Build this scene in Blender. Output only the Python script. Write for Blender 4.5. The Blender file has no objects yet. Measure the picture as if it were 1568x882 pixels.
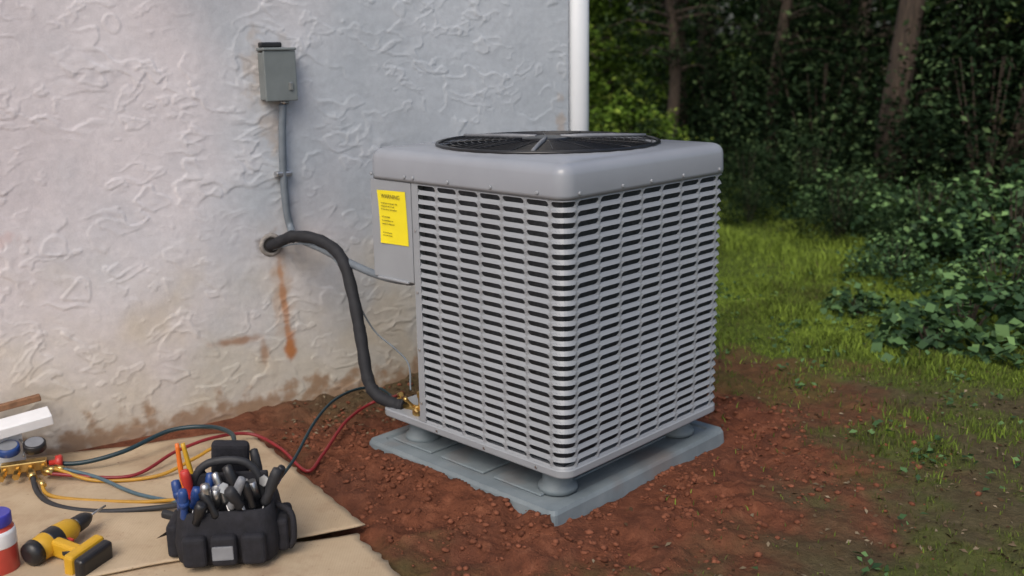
import bpy, bmesh, math, random
import numpy as np
from mathutils import Vector, Matrix
random.seed(7); rng=np.random.default_rng(7)
scene=bpy.context.scene
COL=scene.collection
# ------------------------------------------------------------------ helpers
def link(o,parent=None):
    COL.objects.link(o)
    if parent: o.parent=parent
    return o
def empty(name,loc=(0,0,0),rz=0):
    e=bpy.data.objects.new(name,None); e.empty_display_size=.1
    e.location=loc; e.rotation_euler=(0,0,rz); return link(e)
def mesh_obj(name,verts,faces,mat,parent=None,smooth=False,attr=None):
    me=bpy.data.meshes.new(name)
    verts=np.asarray(verts,dtype=np.float32)
    if isinstance(faces,np.ndarray):
        M,k=faces.shape
        me.vertices.add(len(verts)); me.vertices.foreach_set("co",verts.ravel())
        me.loops.add(M*k); me.loops.foreach_set("vertex_index",faces.astype(np.int32).ravel())
        me.polygons.add(M); me.polygons.foreach_set("loop_start",np.arange(0,M*k,k,dtype=np.int32))
        me.polygons.foreach_set("loop_total",np.full(M,k,dtype=np.int32))
        me.update(calc_edges=True)
    else:
        me.from_pydata([tuple(map(float,v)) for v in verts],[],faces)
    if attr:
        for an,av in attr.items():
            a=me.attributes.new(an,'FLOAT','POINT'); a.data.foreach_set("value",np.asarray(av,dtype=np.float32))
    if smooth: me.polygons.foreach_set("use_smooth",[True]*len(me.polygons))
    me.validate(); me.update()
    if mat: me.materials.append(mat)
    return link(bpy.data.objects.new(name,me),parent)
def box(name,lo,hi,mat,parent=None,bev=.004,seg=2,rot=None):
    bm=bmesh.new(); bmesh.ops.create_cube(bm,size=1)
    lo=Vector(lo);hi=Vector(hi);c=(lo+hi)/2;d=hi-lo
    for v in bm.verts: v.co=Vector((v.co.x*d.x,v.co.y*d.y,v.co.z*d.z))
    if bev: bmesh.ops.bevel(bm,geom=list(bm.edges),offset=bev,segments=seg,affect='EDGES',profile=.5)
    me=bpy.data.meshes.new(name);bm.to_mesh(me);bm.free()
    me.materials.append(mat)
    o=bpy.data.objects.new(name,me);o.location=c
    if rot: o.rotation_euler=rot
    return link(o,parent)
def catmull(pts,n=10):
    P=[Vector(p) for p in pts];P=[P[0]*2-P[1]]+P+[P[-1]*2-P[-2]];out=[]
    for i in range(1,len(P)-2):
        p0,p1,p2,p3=P[i-1:i+3]
        for k in range(n):
            t=k/n
            out.append(.5*((2*p1)+(-p0+p2)*t+(2*p0-5*p1+4*p2-p3)*t*t+(-p0+3*p1-3*p2+p3)*t**3))
    out.append(P[-2]);return out
def tube_data(pts,rad,seg=10):
    pts=[Vector(p) for p in pts];n=len(pts)
    if not hasattr(rad,'__len__'): rad=[rad]*n
    V=[];Fc=[];up=None
    for i,p in enumerate(pts):
        t=(pts[min(i+1,n-1)]-pts[max(i-1,0)]).normalized()
        if up is None: up=t.orthogonal().normalized()
        up=(up-t*up.dot(t)).normalized();s=t.cross(up)
        for k in range(seg):
            a=2*math.pi*k/seg;V.append(p+(up*math.cos(a)+s*math.sin(a))*rad[i])
    for i in range(n-1):
        for k in range(seg):
            Fc.append((i*seg+k,i*seg+(k+1)%seg,(i+1)*seg+(k+1)%seg,(i+1)*seg+k))
    Fc.append(tuple(reversed(range(seg))));Fc.append(tuple((n-1)*seg+k for k in range(seg)))
    return V,Fc
def tube(name,pts,rad,mat,parent=None,seg=10,smooth=0):
    if smooth:
        if hasattr(rad,'__len__'): rad=list(np.interp(np.linspace(0,len(pts)-1,(len(pts)-1)*smooth+1),np.arange(len(pts)),rad))
        pts=catmull(pts,smooth)
    V,Fc=tube_data(pts,rad,seg)
    o=mesh_obj(name,V,Fc,mat,parent)
    for p in o.data.polygons:
        if len(p.vertices)==4:p.use_smooth=True
    return o
def cyl(name,p0,p1,r0,mat,parent=None,r1=None,seg=20):
    return tube(name,[p0,p1],[r0,r0 if r1 is None else r1],mat,parent,seg)
def lathe(name,prof,mat,parent=None,loc=(0,0,0),seg=28,rot=None,smooth=True):
    V=[];Fc=[]
    for r,z in prof:
        for k in range(seg):
            a=2*math.pi*k/seg;V.append((r*math.cos(a),r*math.sin(a),z))
    for i in range(len(prof)-1):
        for k in range(seg):
            Fc.append((i*seg+k,i*seg+(k+1)%seg,(i+1)*seg+(k+1)%seg,(i+1)*seg+k))
    Fc.append(tuple(reversed(range(seg))));Fc.append(tuple((len(prof)-1)*seg+k for k in range(seg)))
    o=mesh_obj(name,V,Fc,mat,parent);o.location=loc
    if rot:o.rotation_euler=rot
    if smooth:
        for p in o.data.polygons:
            if len(p.vertices)==4:p.use_smooth=True
    return o
# numpy noise
def vnoise(x,y,seed=0):
    xi=np.floor(x).astype(np.int64);yi=np.floor(y).astype(np.int64);xf=x-xi;yf=y-yi
    u=xf*xf*(3-2*xf);v=yf*yf*(3-2*yf)
    def h(a,b):
        n=(a*374761393+b*668265263+seed*1274126177)&0xffffffff
        n=((n^(n>>13))*1274126177)&0xffffffff
        return ((n^(n>>16))&0xffff)/65535.
    return (h(xi,yi)*(1-u)+h(xi+1,yi)*u)*(1-v)+(h(xi,yi+1)*(1-u)+h(xi+1,yi+1)*u)*v
def fbm(x,y,oct=4,seed=0):
    s=0;a=.5;t=0
    for o in range(oct):
        s=s+a*vnoise(x*2**o,y*2**o,seed+o*17);t+=a;a*=.5
    return s/t
def sstep(a,b,x):
    t=np.clip((x-a)/(b-a),0,1);return t*t*(3-2*t)
def gn(x,y,seed=0):
    xi=np.floor(x).astype(np.int64);yi=np.floor(y).astype(np.int64);xf=x-xi;yf=y-yi
    u=xf**3*(xf*(xf*6-15)+10);v=yf**3*(yf*(yf*6-15)+10)
    def g(a,b):
        n=((xi+a)*374761393+(yi+b)*668265263+seed*1274126177)&0xffffffff
        n=((n^(n>>13))*1274126177)&0xffffffff
        th=((n^(n>>16))&0xffff)/65535.*6.2832
        return np.cos(th)*(xf-a)+np.sin(th)*(yf-b)
    return (g(0,0)*(1-u)+g(1,0)*u)*(1-v)+(g(0,1)*(1-u)+g(1,1)*u)*v
def gf(x,y,o=3,seed=0):
    s=0;a=1
    for k in range(o): s=s+a*gn(x*2**k+k*5.3,y*2**k+k*9.1,seed+k*11);a*=.5
    return s
def axis(lo,hi,step,LO,HI,g=1.09):
    a=list(np.arange(lo,hi,step));s=step;x=a[-1]
    while x<HI: s*=g;x+=s;a.append(x)
    s=step;x=lo;b=[]
    while x>LO: s*=g;x-=s;b.append(x)
    return np.array(b[::-1]+a)
# ------------------------------------------------------------------ materials
class NT:
    def __init__(s,name):
        s.m=bpy.data.materials.new(name);s.m.use_nodes=True;s.t=s.m.node_tree
        s.b=s.t.nodes["Principled BSDF"]
        s.co=s.t.nodes.new("ShaderNodeTexCoord").outputs["Object"]
    def n(s,ty,**k):
        nd=s.t.nodes.new(ty)
        for a,b in k.items(): setattr(nd,a,b)
        return nd
    def l(s,a,b): s.t.links.new(a,b)
    def noise(s,scale,detail=4,rough=.55,dist=0,vec=None,out=0):
        nd=s.n("ShaderNodeTexNoise");nd.inputs["Scale"].default_value=scale;nd.inputs["Detail"].default_value=detail
        nd.inputs["Roughness"].default_value=rough;nd.inputs["Distortion"].default_value=dist
        s.l(vec if vec is not None else s.co,nd.inputs["Vector"]);return nd.outputs[out]
    def ramp(s,fac,stops):
        nd=s.n("ShaderNodeValToRGB");e=nd.color_ramp.elements
        while len(e)<len(stops): e.new(.5)
        for i,(p,c) in enumerate(stops):
            e[i].position=p;e[i].color=(*c,1) if hasattr(c,'__len__') else (c,c,c,1)
        s.l(fac,nd.inputs[0]);return nd.outputs[0]
    def mix(s,fac,a,b,mode='MIX'):
        nd=s.n("ShaderNodeMix",data_type='RGBA',blend_type=mode)
        for i,v in ((0,fac),(6,a),(7,b)):
            if isinstance(v,(int,float)): nd.inputs[i].default_value=v
            elif isinstance(v,tuple): nd.inputs[i].default_value=(*v,1)
            else: s.l(v,nd.inputs[i])
        return nd.outputs[2]
    def attr(s,name):
        nd=s.n("ShaderNodeAttribute");nd.attribute_name=name;return nd.outputs["Fac"]
    def bump(s,h,strength=.5,dist=.01,prev=None):
        nd=s.n("ShaderNodeBump");nd.inputs["Strength"].default_value=strength;nd.inputs["Distance"].default_value=dist
        s.l(h,nd.inputs["Height"])
        if prev is not None: s.l(prev,nd.inputs["Normal"])
        s.l(nd.outputs[0],s.b.inputs["Normal"]);return nd.outputs[0]
    def col(s,c):
        if isinstance(c,tuple): s.b.inputs["Base Color"].default_value=(*c,1)
        else: s.l(c,s.b.inputs["Base Color"])
def simple(name,c,rough=.5,metal=0,var=.15,vs=20,bump=0,bs=80,spec=None):
    t=NT(name);n=t.noise(vs,5)
    d=tuple(x*(1-var) for x in c);u=tuple(min(1,x*(1+var)) for x in c)
    t.col(t.ramp(n,[(.3,d),(.7,u)]))
    t.b.inputs["Roughness"].default_value=rough;t.b.inputs["Metallic"].default_value=metal
    if spec is not None:t.b.inputs["Specular IOR Level"].default_value=spec
    if bump:t.bump(t.noise(bs,3),bump,.003)
    return t.m
M_unit=simple("unit_paint",(.29,.31,.335),.42,.0,.06,6,.05,300)
M_cover=simple("cover_paint",(.285,.305,.34),.25,.0,.05,5,.04,300)
M_coil=simple("coil_fins",(.075,.082,.094),.5,.4,.3,60)
M_black=simple("black_plastic",(.016,.016,.018),.38,0,.2)
M_blackrub=simple("black_rubber",(.022,.023,.027),.6,0,.3,30,.2,120)
M_foam=simple("foam_insulation",(.014,.015,.019),.75,0,.25,25,.35,150)
M_fan=simple("fan_black",(.012,.012,.014),.3,0,.2)
M_conduit=simple("conduit_gray",(.17,.20,.23),.45,.1,.1)
M_box=simple("disconnect_gray",(.20,.225,.225),.45,.2,.1,12)
M_steel=simple("steel",(.5,.5,.5),.3,.9,.2)
M_brass=simple("brass",(.62,.42,.15),.28,.95,.25,40)
M_yellowlab=simple("yellow_label",(.88,.74,.01),.5,0,.03)
M_ink=simple("label_ink",(.22,.18,.02),.7)
M_white=simple("white_plastic",(.80,.81,.82),.4,0,.05)
M_pvc=simple("white_downspout",(.72,.75,.78),.35,0,.04,3)
M_red=simple("red_hose_rubber",(.22,.015,.02),.42)
M_redp=simple("red_plastic",(.50,.04,.03),.4)
M_orange=simple("orange_plastic",(.75,.17,.02),.4)
M_yel=simple("yellow_hose_rubber",(.42,.22,.02),.42)
M_dewalt=simple("yellow_tool_plastic",(.60,.34,.02),.45,0,.1)
M_blue=simple("blue_plastic",(.02,.06,.22),.35)
M_bluelt=simple("blue_cap",(.05,.05,.36),.4)
M_tealh=simple("blue_gray_hose",(.07,.12,.15),.42)
M_tealk=simple("dark_teal_hose",(.008,.030,.040),.4)
M_fabric=simple("tool_bag_fabric",(.013,.013,.018),.85,0,.4,40,.5,200)
M_gray=simple("gray_plastic",(.22,.23,.25),.5)
M_redliq=simple("red_liquid_bottle",(.55,.07,.05),.3,0,.1)
M_shingle=simple("roof_shingle",(.06,.055,.05),.9,0,.4,15,.5,60)
t=NT("equipment_pad_plastic");n=t.noise(9,6);n2=t.noise(3,3)
c=t.ramp(n,[(.3,(.15,.185,.205)),(.7,(.22,.26,.28))]);c=t.mix(t.ramp(n2,[(.52,0.),(.72,.5)]),c,(.20,.12,.08))
t.col(c);t.b.inputs["Roughness"].default_value=.6;t.bump(t.noise(180,2),.3,.002);M_pad=t.m
t=NT("cardboard")
c=t.ramp(t.noise(2.2,6,.6),[(.3,(.36,.265,.165)),(.62,(.50,.39,.26))])
c=t.mix(t.ramp(t.noise(5,7,.7),[(.5,0.),(.75,.6)]),c,(.25,.14,.08))
c=t.mix(t.ramp(t.noise(55,3,.7),[(.66,0.),(.74,.7)]),c,(.18,.09,.05))
t.col(c);t.b.inputs["Roughness"].default_value=.85
wv=t.n("ShaderNodeTexWave");wv.inputs["Scale"].default_value=38;wv.inputs["Distortion"].default_value=.5;t.l(t.co,wv.inputs["Vector"])
t.bump(t.noise(7,5),.5,.012,t.bump(wv.outputs[1],.12,.002));M_card=t.m
# stucco: colour comes from a per-vertex attribute, relief is real geometry
t=NT("stucco");ca_=t.n("ShaderNodeAttribute");ca_.attribute_name="plaster"
c=t.mix(t.ramp(t.noise(28,5,.7),[(.3,0.),(.75,1.)]),(.88,.88,.88),(1.06,1.06,1.06))
t.col(t.mix(1.,ca_.outputs["Color"],c,'MULTIPLY'));t.b.inputs["Roughness"].default_value=.85
t.b.inputs["Specular IOR Level"].default_value=.3
t.bump(t.noise(120,3,.6),.35,.002);M_stucco=t.m
t=NT("stucco_side");t.col(t.ramp(t.noise(1.5,4),[(.3,(.44,.46,.49)),(.7,(.56,.58,.60))]));t.b.inputs["Roughness"].default_value=.85
t.bump(t.noise(14,4,.55),.6,.006);M_stucco2=t.m
# ground
t=NT("ground_soil_grass");g=t.attr("grass");ol=t.attr("olive")
soil=t.ramp(t.noise(16,7,.65),[(.25,(.075,.028,.017)),(.55,(.18,.064,.034)),(.8,(.31,.125,.070))])
soil=t.mix(t.ramp(t.noise(2.5,4),[(.45,0.),(.72,.6)]),soil,(.095,.043,.030))
soil=t.mix(ol,soil,t.ramp(t.noise(20,7,.75),[(.3,(.045,.035,.022)),(.55,(.095,.078,.045)),(.8,(.17,.135,.085))]))
gr=t.ramp(t.noise(9,6,.7),[(.3,(.045,.062,.018)),(.55,(.10,.14,.026)),(.75,(.17,.22,.042))])
t.col(t.mix(g,soil,gr));t.b.inputs["Roughness"].default_value=.95;t.b.inputs["Specular IOR Level"].default_value=.15
t.bump(t.noise(60,6,.7),.9,.015);M_ground=t.m
M_clod=simple("clay_clod",(.180,.067,.038),.95,0,.5,25,.8,90,.15)
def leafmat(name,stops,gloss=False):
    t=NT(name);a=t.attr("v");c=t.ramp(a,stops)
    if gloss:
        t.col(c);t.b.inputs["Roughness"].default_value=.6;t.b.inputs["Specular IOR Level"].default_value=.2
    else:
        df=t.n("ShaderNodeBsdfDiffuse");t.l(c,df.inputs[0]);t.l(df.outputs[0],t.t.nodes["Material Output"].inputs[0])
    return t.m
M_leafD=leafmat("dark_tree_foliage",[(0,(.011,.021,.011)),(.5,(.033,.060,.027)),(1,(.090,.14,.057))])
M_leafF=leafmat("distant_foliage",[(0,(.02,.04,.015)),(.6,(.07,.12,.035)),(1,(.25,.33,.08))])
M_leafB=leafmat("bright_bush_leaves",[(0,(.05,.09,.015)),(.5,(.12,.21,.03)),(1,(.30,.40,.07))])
M_leafW=leafmat("weed_leaves",[(0,(.024,.055,.023)),(.5,(.070,.14,.052)),(1,(.17,.29,.10))],True)
M_grass=leafmat("grass_blades",[(0,(.09,.09,.035)),(.3,(.09,.13,.027)),(1,(.25,.35,.055))])
M_litter=leafmat("leaf_litter",[(0,(.06,.035,.02)),(.6,(.13,.095,.06)),(1,(.26,.21,.14))])
t=NT("tree_bark");mp=t.n("ShaderNodeMapping");t.l(t.co,mp.inputs[0]);mp.inputs["Scale"].default_value=(1,1,.15)
t.col(t.ramp(t.noise(30,5,.7,0,mp.outputs[0]),[(.3,(.028,.022,.017)),(.7,(.10,.072,.052))]));t.b.inputs["Roughness"].default_value=.95
t.bump(t.noise(30,5,.7,0,mp.outputs[0]),.8,.02);M_bark=t.m

# ------------------------------------------------------------------ house
WA=math.radians(33);WO=Vector((-1.062,4.04,0))
house=empty("stucco_house",WO,WA)   # local x along wall, y into the house, z up
XR=1.604;XL=-9.4;HT=2.95;DP=7.5
mesh_obj("walls",[(XL,0,-.4),(XR,0,-.4),(XR,DP,-.4),(XL,DP,-.4),(XL,0,HT),(XR,0,HT),(XR,DP,HT),(XL,DP,HT)],
 [(1,2,6,5),(2,3,7,6),(3,0,4,7)],M_stucco2,house)
wxs=axis(-1.7,XR-.012,.005,XL+.3,XR-.011,1.06);wxs=np.concatenate([[XL],wxs[wxs<XR-.009],[XR-.004,XR]])
wzs=axis(-.06,2.0,.005,-.1,HT-.2,1.08);wzs=np.concatenate([[-.4],wzs[wzs<HT-.05],[HT]])
WXg,WZg=np.meshgrid(wxs,wzs)
qx=WXg+.055*gf(WXg*3.5,WZg*3.5,3,1);qz=WZg+.055*gf(WXg*3.5,WZg*3.5,3,2)
def lipf(n,a,w_,tail): return sstep(a,a+w_,n)*(1-.85*sstep(a+w_,a+tail,n))
n1=gf(qx*4.6+qz*1.5,qz*7.2,3,3);n2_=gf(qx*8.0-qz*2,qz*13,3,4);n3_=gf(qx*6+9,qz*9-4,2,14)
g1=sstep(-.15,.28,gf(WXg*3.3,WZg*3.3,2,5));g2=sstep(-.12,.25,gf(WXg*4.1,WZg*4.1,2,6));g3=sstep(-.05,.3,gf(WXg*3.8,WZg*3.8,2,16))
relief=.0027*lipf(n1,.05,.04,.32)*g1+.0020*lipf(n2_,.12,.045,.3)*g2+.0022*lipf(-n3_,.10,.04,.3)*g3
relief+=.0033*gf(WXg*2.2,WZg*2.2,2,7)+.0012*gf(WXg*9,WZg*11,3,8)+.0005*gf(WXg*40,WZg*40,2,9)
relief*=(WXg<XR-.008)*(WXg>-2.6)*(WZg<2.3)
bg=gf(WXg*1.3,WZg*1.3,4,20)+.5
def mixc(c,m,col): m=np.clip(m,0,1)[...,None];return c*(1-m)+np.array(col)*m
def base2(a,b): f_=np.clip(bg,0,1)[...,None];return np.array(a)*(1-f_)+np.array(b)*f_
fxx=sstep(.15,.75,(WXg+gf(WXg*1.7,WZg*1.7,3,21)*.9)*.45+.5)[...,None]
PC=base2((.68,.625,.64),(.81,.765,.78))*(1-fxx)+base2((.43,.47,.51),(.55,.59,.635))*fxx  # base tone runs from pale and warm at left to darker and cooler
nz=gf(WXg*4,WZg*4,4,22);nf_=gf(WXg*14,WZg*14,4,23);nq=gf(WXg*17,WZg*17,4,24)
PC=mixc(PC,.75*(1-sstep(0,.85,WZg+nz*.28)),(.60,.54,.425))
PC=mixc(PC,.40*sstep(.0,.5,gf(WXg*2.6,WZg*2.6,4,26))*(1-sstep(.3,1.1,WZg)),(.60,.51,.37))
PC=mixc(PC,.9*(1-sstep(.04,.13,WZg+nf_*.11)),(.33,.21,.125))
def st(cx_,cz_,rx,rz,soft,amp,k,col,sh=0):
    global PC
    dx=(WXg+sh*(WZg-cz_)-cx_)/rx;dz=(WZg-cz_)/rz
    PC=mixc(PC,k*(1-sstep(1-soft,1.,np.hypot(dx,dz)+nq*amp)),col)
st(.125,.50,.060,.31,.9,.5,.60,(.48,.32,.20),.06)
st(.132,.44,.022,.28,.7,.28,.85,(.45,.21,.09),.06)
st(.146,.27,.034,.09,.7,.35,.92,(.46,.18,.06))
st(-.075,.337,.15,.026,.8,.40,.82,(.35,.20,.12))
st(.03,.27,.028,.095,.8,.40,.78,(.37,.22,.13))
st(.13,1.20,.07,.13,.9,.9,.55,(.46,.39,.33))
st(.09,1.42,.075,.16,.6,.9,.50,(.48,.41,.35))
st(.20,1.44,.07,.13,.6,.9,.35,(.48,.42,.37))
st(.091,.717,.065,.06,.6,.7,.75,(.25,.22,.20))
st(1.56,.95,.04,.40,.9,.9,.5,(.45,.34,.25))
st(-.95,.85,.14,.05,.9,1.2,.35,(.64,.40,.36))
PC=mixc(PC,.12*np.clip(relief/.004,0,1),(.85,.84,.84))
PC=np.clip(PC,0,1)
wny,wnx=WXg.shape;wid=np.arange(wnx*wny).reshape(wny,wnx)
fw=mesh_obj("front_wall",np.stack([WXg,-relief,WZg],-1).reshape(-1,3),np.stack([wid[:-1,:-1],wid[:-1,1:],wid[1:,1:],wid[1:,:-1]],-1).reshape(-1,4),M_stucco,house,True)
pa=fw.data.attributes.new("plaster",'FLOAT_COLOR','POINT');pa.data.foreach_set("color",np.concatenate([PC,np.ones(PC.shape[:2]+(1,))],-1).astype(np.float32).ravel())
e=.14
mesh_obj("roof",[(XL-e,-e,HT),(XR+e,-e,HT),(XR+e,DP+e,HT),(XL-e,DP+e,HT),(XL-e,DP/2,HT+1.4),(XR+e,DP/2,HT+1.4),
 (XL-e,-e,HT+.14),(XR+e,-e,HT+.14),(XR+e,DP+e,HT+.14),(XL-e,DP+e,HT+.14),(XL-e,DP/2,HT+1.54),(XR+e,DP/2,HT+1.54)],
 [(0,3,2,1),(0,1,7,6),(2,3,9,8),(6,7,11,10),(8,9,10,11),(1,2,8,11,7),(3,0,6,10,9)],M_shingle,house)
def wl(s,p,z): # wall coords (s along, p outward) -> world
    return WO+Vector((math.cos(WA)*s+math.sin(WA)*p,math.sin(WA)*s-math.cos(WA)*p,z))
ds=empty("downspout",wl(XR+.075,-.03,0),WA)
lathe("pipe",[(.056,-.3),(.056,HT-.01)],M_pvc,ds,seg=40)
for z in (.35,2.0): lathe("strap",[(.0575,z),(.0595,z+.002),(.0595,z+.028),(.0575,z+.03)],M_pvc,ds,seg=40)
lathe("coupling",[(.0565,2.35),(.064,2.352),(.064,2.44),(.0565,2.442)],M_pvc,ds,seg=40)

# disconnect box + conduit
db=empty("electrical_disconnect_box",wl(.154,0,1.4),WA)
box("enclosure",(-.064,-.062,-.098),(.064,.0,.085),M_box,db,.004)
box("door",(-.066,-.074,-.102),(.066,-.0625,.092),M_box,db,.004)
box("hood",(-.068,-.08,.0925),(.068,.0,.104),M_box,db,.004)
box("caulk_bead",(-.06,-.03,.1045),(.03,.0,.125),M_black,db,.006)
box("latch",(.03,-.082,-.06),(.045,-.0745,-.03),M_steel,db,.002)
lathe("conduit_nut",[(.020,-.115),(.020,-.1025)],M_steel,db,loc=(.022,-.036,0),seg=6)
cd=empty("electrical_conduit",wl(.17,.03,1.0))
o=cd.location
def off(pts,o): return [Vector(p)-Vector(o) for p in pts]
cp=[wl(.168,.036,1.285),wl(.160,.03,1.17),wl(.155,.025,1.006),wl(.158,.025,.86),wl(.168,.03,.79),Vector((-.875,4.05,.755)),Vector((-.764,3.98,.722)),Vector((-.650,3.9,.683)),Vector((-.535,3.8,.656)),Vector((-.449,3.7,.655)),Vector((-.385,3.63,.664)),Vector((-.372,3.60,.70))]
tube("liquidtight_conduit",off(cp,o),.0155,M_conduit,cd,12,10)
q=wl(.155,.0,1.006)-o
sb=box("strap",(-.034,-.040,-.011),(.034,-.001,.011),M_steel,cd,.006);sb.location=q+Vector((math.sin(WA)*.020,-math.cos(WA)*.020,0));sb.rotation_euler=(0,0,WA)
tube("cable_tie",[Vector(p)-o for p in [(-.690,3.92,.725),(-.672,3.905,.69),(-.655,3.90,.672)]],.006,M_white,cd,6)
lathe("fitting",[(.018,0),(.018,.02),(.022,.02),(.022,.034)],M_gray,cd,loc=Vector((-.372,3.60,.655))-o,seg=12)

# suction line
sl=empty("insulated_refrigerant_line",(-.985,4.09,.723));o=sl.location
sp=[wl(.07,-.06,.70),wl(.10,.02,.722),(-.874,4.02,.764),(-.761,3.97,.755),(-.669,3.90,.700),(-.618,3.82,.570),(-.583,3.75,.406),(-.560,3.70,.277),(-.525,3.66,.216),(-.455,3.625,.188),(-.41,3.60,.187)]
pp=catmull(sp,12);rad=[.0235+.0012*math.sin(i*.9)+(.002 if i%23==0 else 0) for i in range(len(pp))]
tube("foam_insulation",off(pp,o),rad,M_foam,sl,14)
tube("copper_pipe",off([(-.42,3.605,.187),(-.363,3.58,.187),(-.33,3.56,.187)],o),.011,M_brass,sl,12)
tube("liquid_line",off([wl(.09,.015,.70),(-.86,4.01,.735),(-.75,3.965,.72),(-.66,3.89,.64),(-.60,3.83,.53),(-.54,3.82,.42),(-.46,3.78,.36),(-.40,3.70,.32),(-.385,3.60,.25)],o),.0035,M_conduit,sl,8,8)
wh=empty("wall_penetration",wl(.091,0,.717),WA)
M_hole=simple("hole_shadow_gap",(.03,.028,.025),.95);M_patch=simple("patch_mortar",(.28,.26,.24),.95,0,.3,40,.9,60)
lathe("mortar_ring",[(.030,-.004),(.033,.007),(.041,.008),(.048,.003),(.050,-.002)],M_patch,wh,rot=(math.radians(90),0,0))
lathe("opening",[(.033,.0035),(.0329,.0045)],M_hole,wh,rot=(math.radians(90),0,0))

# ------------------------------------------------------------------ AC unit
yaw=.7708;N0=Vector((.1586,2.984,0))
ac=empty("air_conditioner_condenser",N0,math.pi/2-yaw)
WX,DY=.876,.919;ZB=.151;ZC=1.046;ZT=1.151;RY=.69;RX=.235;r=.045
segs=[]
def addline(p,q): segs.append(('l',Vector(p),Vector(q),(Vector(q)-Vector(p)).length))
def addarc(c,a0,a1): segs.append(('a',Vector(c),(a0,a1),abs(a1-a0)*r))
addline((0,RY),(0,r));addarc((r,r),math.pi,1.5*math.pi);addline((r,0),(WX-r,0));addarc((WX-r,r),1.5*math.pi,2*math.pi)
addline((WX,r),(WX,DY-r));addarc((WX-r,DY-r),0,math.pi/2);addline((WX-r,DY),(RX,DY))
def path(s,off):
    for i,sg in enumerate(segs):
        L=sg[3]
        if s<=L+1e-6 or i==len(segs)-1:
            if sg[0]=='l':
                d=(sg[2]-sg[1])/L;p=sg[1]+d*s;n=Vector((d.y,-d.x));return p+n*off
            a=sg[2][0]+(sg[2][1]-sg[2][0])*s/L;n=Vector((math.cos(a),math.sin(a)));return sg[1]+n*(r+off)
        s-=L
S1=segs[0][3];A=segs[1][3];S2=segs[2][3];S4=segs[4][3];S6=segs[6][3]
cols=[]
def addcols(a,b,n):
    for k in range(n): cols.append((a+(b-a)*k/n,a+(b-a)*(k+1)/n))
ex=.012
addcols(.02,S1-ex,6);b0=S1+A
addcols(S1-ex,b0+ex,1);addcols(b0+ex,b0+S2-ex,7);b1=b0+S2+A
addcols(b0+S2-ex,b1+ex,1);addcols(b1+ex,b1+S4-ex,7);b2=b1+S4+A
addcols(b1+S4-ex,b2+ex,1);addcols(b2+ex,b2+S6-.02,5);TOT=b2+S6
rows=27;gz0=.180;pitch=(ZC-gz0)/rows
V=[];Fc=[]
for (ca,cb) in cols:
    w=cb-ca;cs=(ca+cb)/2;hw=w/2-.0065;hh=pitch*.28
    nt=9
    for k in range(rows):
        zc=gz0+(k+.5)*pitch;base=len(V);inner=[];outer=[]
        er=hh
        for i in range(nt): f=i/(nt-1)*2-1;inner.append((f*(hw-er),hh));outer.append((f*w/2,pitch/2))
        for i in range(1,4): a=math.pi/2-math.pi*i/4;inner.append((hw-er+er*math.cos(a),er*math.sin(a)));outer.append((w/2,pitch/2*(1-i/2)))
        for i in range(nt): f=1-i/(nt-1)*2;inner.append((f*(hw-er),-hh));outer.append((f*w/2,-pitch/2))
        for i in range(1,4): a=-math.pi/2-math.pi*i/4;inner.append((-hw+er+er*math.cos(a),er*math.sin(a)));outer.append((-w/2,-pitch/2*(1-i/2)))
        n=len(inner)
        for (s_,z_) in outer: p=path(cs+s_,0);V.append((p.x,p.y,zc+z_))
        for (s_,z_) in inner:
            o_=.0035*(z_/hh) if z_>0 else .0045*(z_/hh)
            p=path(cs+s_,o_);V.append((p.x,p.y,zc+z_))
        for i in range(n):
            j=(i+1)%n;Fc.append((base+i,base+n+i,base+n+j,base+j))
for (ca,cb) in ((0,.02),(TOT-.02,TOT)):
    p=path(ca,0);q=path(cb,0);b=len(V);V+=[(p.x,p.y,gz0),(q.x,q.y,gz0),(q.x,q.y,ZC),(p.x,p.y,ZC)];Fc.append((b,b+1,b+2,b+3))
gl=mesh_obj("louvered_grille",V,Fc,M_unit,ac)
sm=gl.modifiers.new("s",'SOLIDIFY');sm.thickness=.0016;sm.offset=0
def rrect(x0,y0,x1,y1,rr,ns=8,na=8):
    P=[]
    cs=[(x0+rr,y0+rr,math.pi),(x1-rr,y0+rr,1.5*math.pi),(x1-rr,y1-rr,0),(x0+rr,y1-rr,.5*math.pi)]
    for i,(cx_,cy_,a0) in enumerate(cs):
        for k in range(na+1):
            a=a0+math.pi/2*k/na;P.append((cx_+rr*math.cos(a),cy_+rr*math.sin(a)))
        nx=cs[(i+1)%4];a=nx[2];q=(nx[0]+rr*math.cos(a),nx[1]+rr*math.sin(a));p=P[-1]
        for k in range(1,ns): P.append((p[0]+(q[0]-p[0])*k/ns,p[1]+(q[1]-p[1])*k/ns))
    return P
def loft(name,rings,mat,parent,cap0=False,cap1=False,smooth=True):
    V=[];Fc=[];n=len(rings[0][0])
    for P,z in rings:
        for i,p in enumerate(P): V.append((p[0],p[1],z))
    for k in range(len(rings)-1):
        for i in range(n): j=(i+1)%n;Fc.append((k*n+i,k*n+j,(k+1)*n+j,(k+1)*n+i))
    if cap0:Fc.append(tuple(reversed(range(n))))
    if cap1:Fc.append(tuple((len(rings)-1)*n+i for i in range(n)))
    o=mesh_obj(name,V,Fc,mat,parent)
    if smooth:
        for p in o.data.polygons:
            if len(p.vertices)==4:p.use_smooth=True
    return o
RR=lambda o,rr=r:rrect(-o,-o,WX+o,DY+o,max(.01,rr+o))
loft("base_pan",[(RR(-.02),ZB),(RR(.003),ZB),(RR(.005),ZB+.004),(RR(.005),ZB+.024),(RR(.001),ZB+.0285),(RR(-.03),ZB+.0287)],M_unit,ac,True,True,False)
CX,CY=WX/2,DY/2;outl=RR(-.03)
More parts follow.
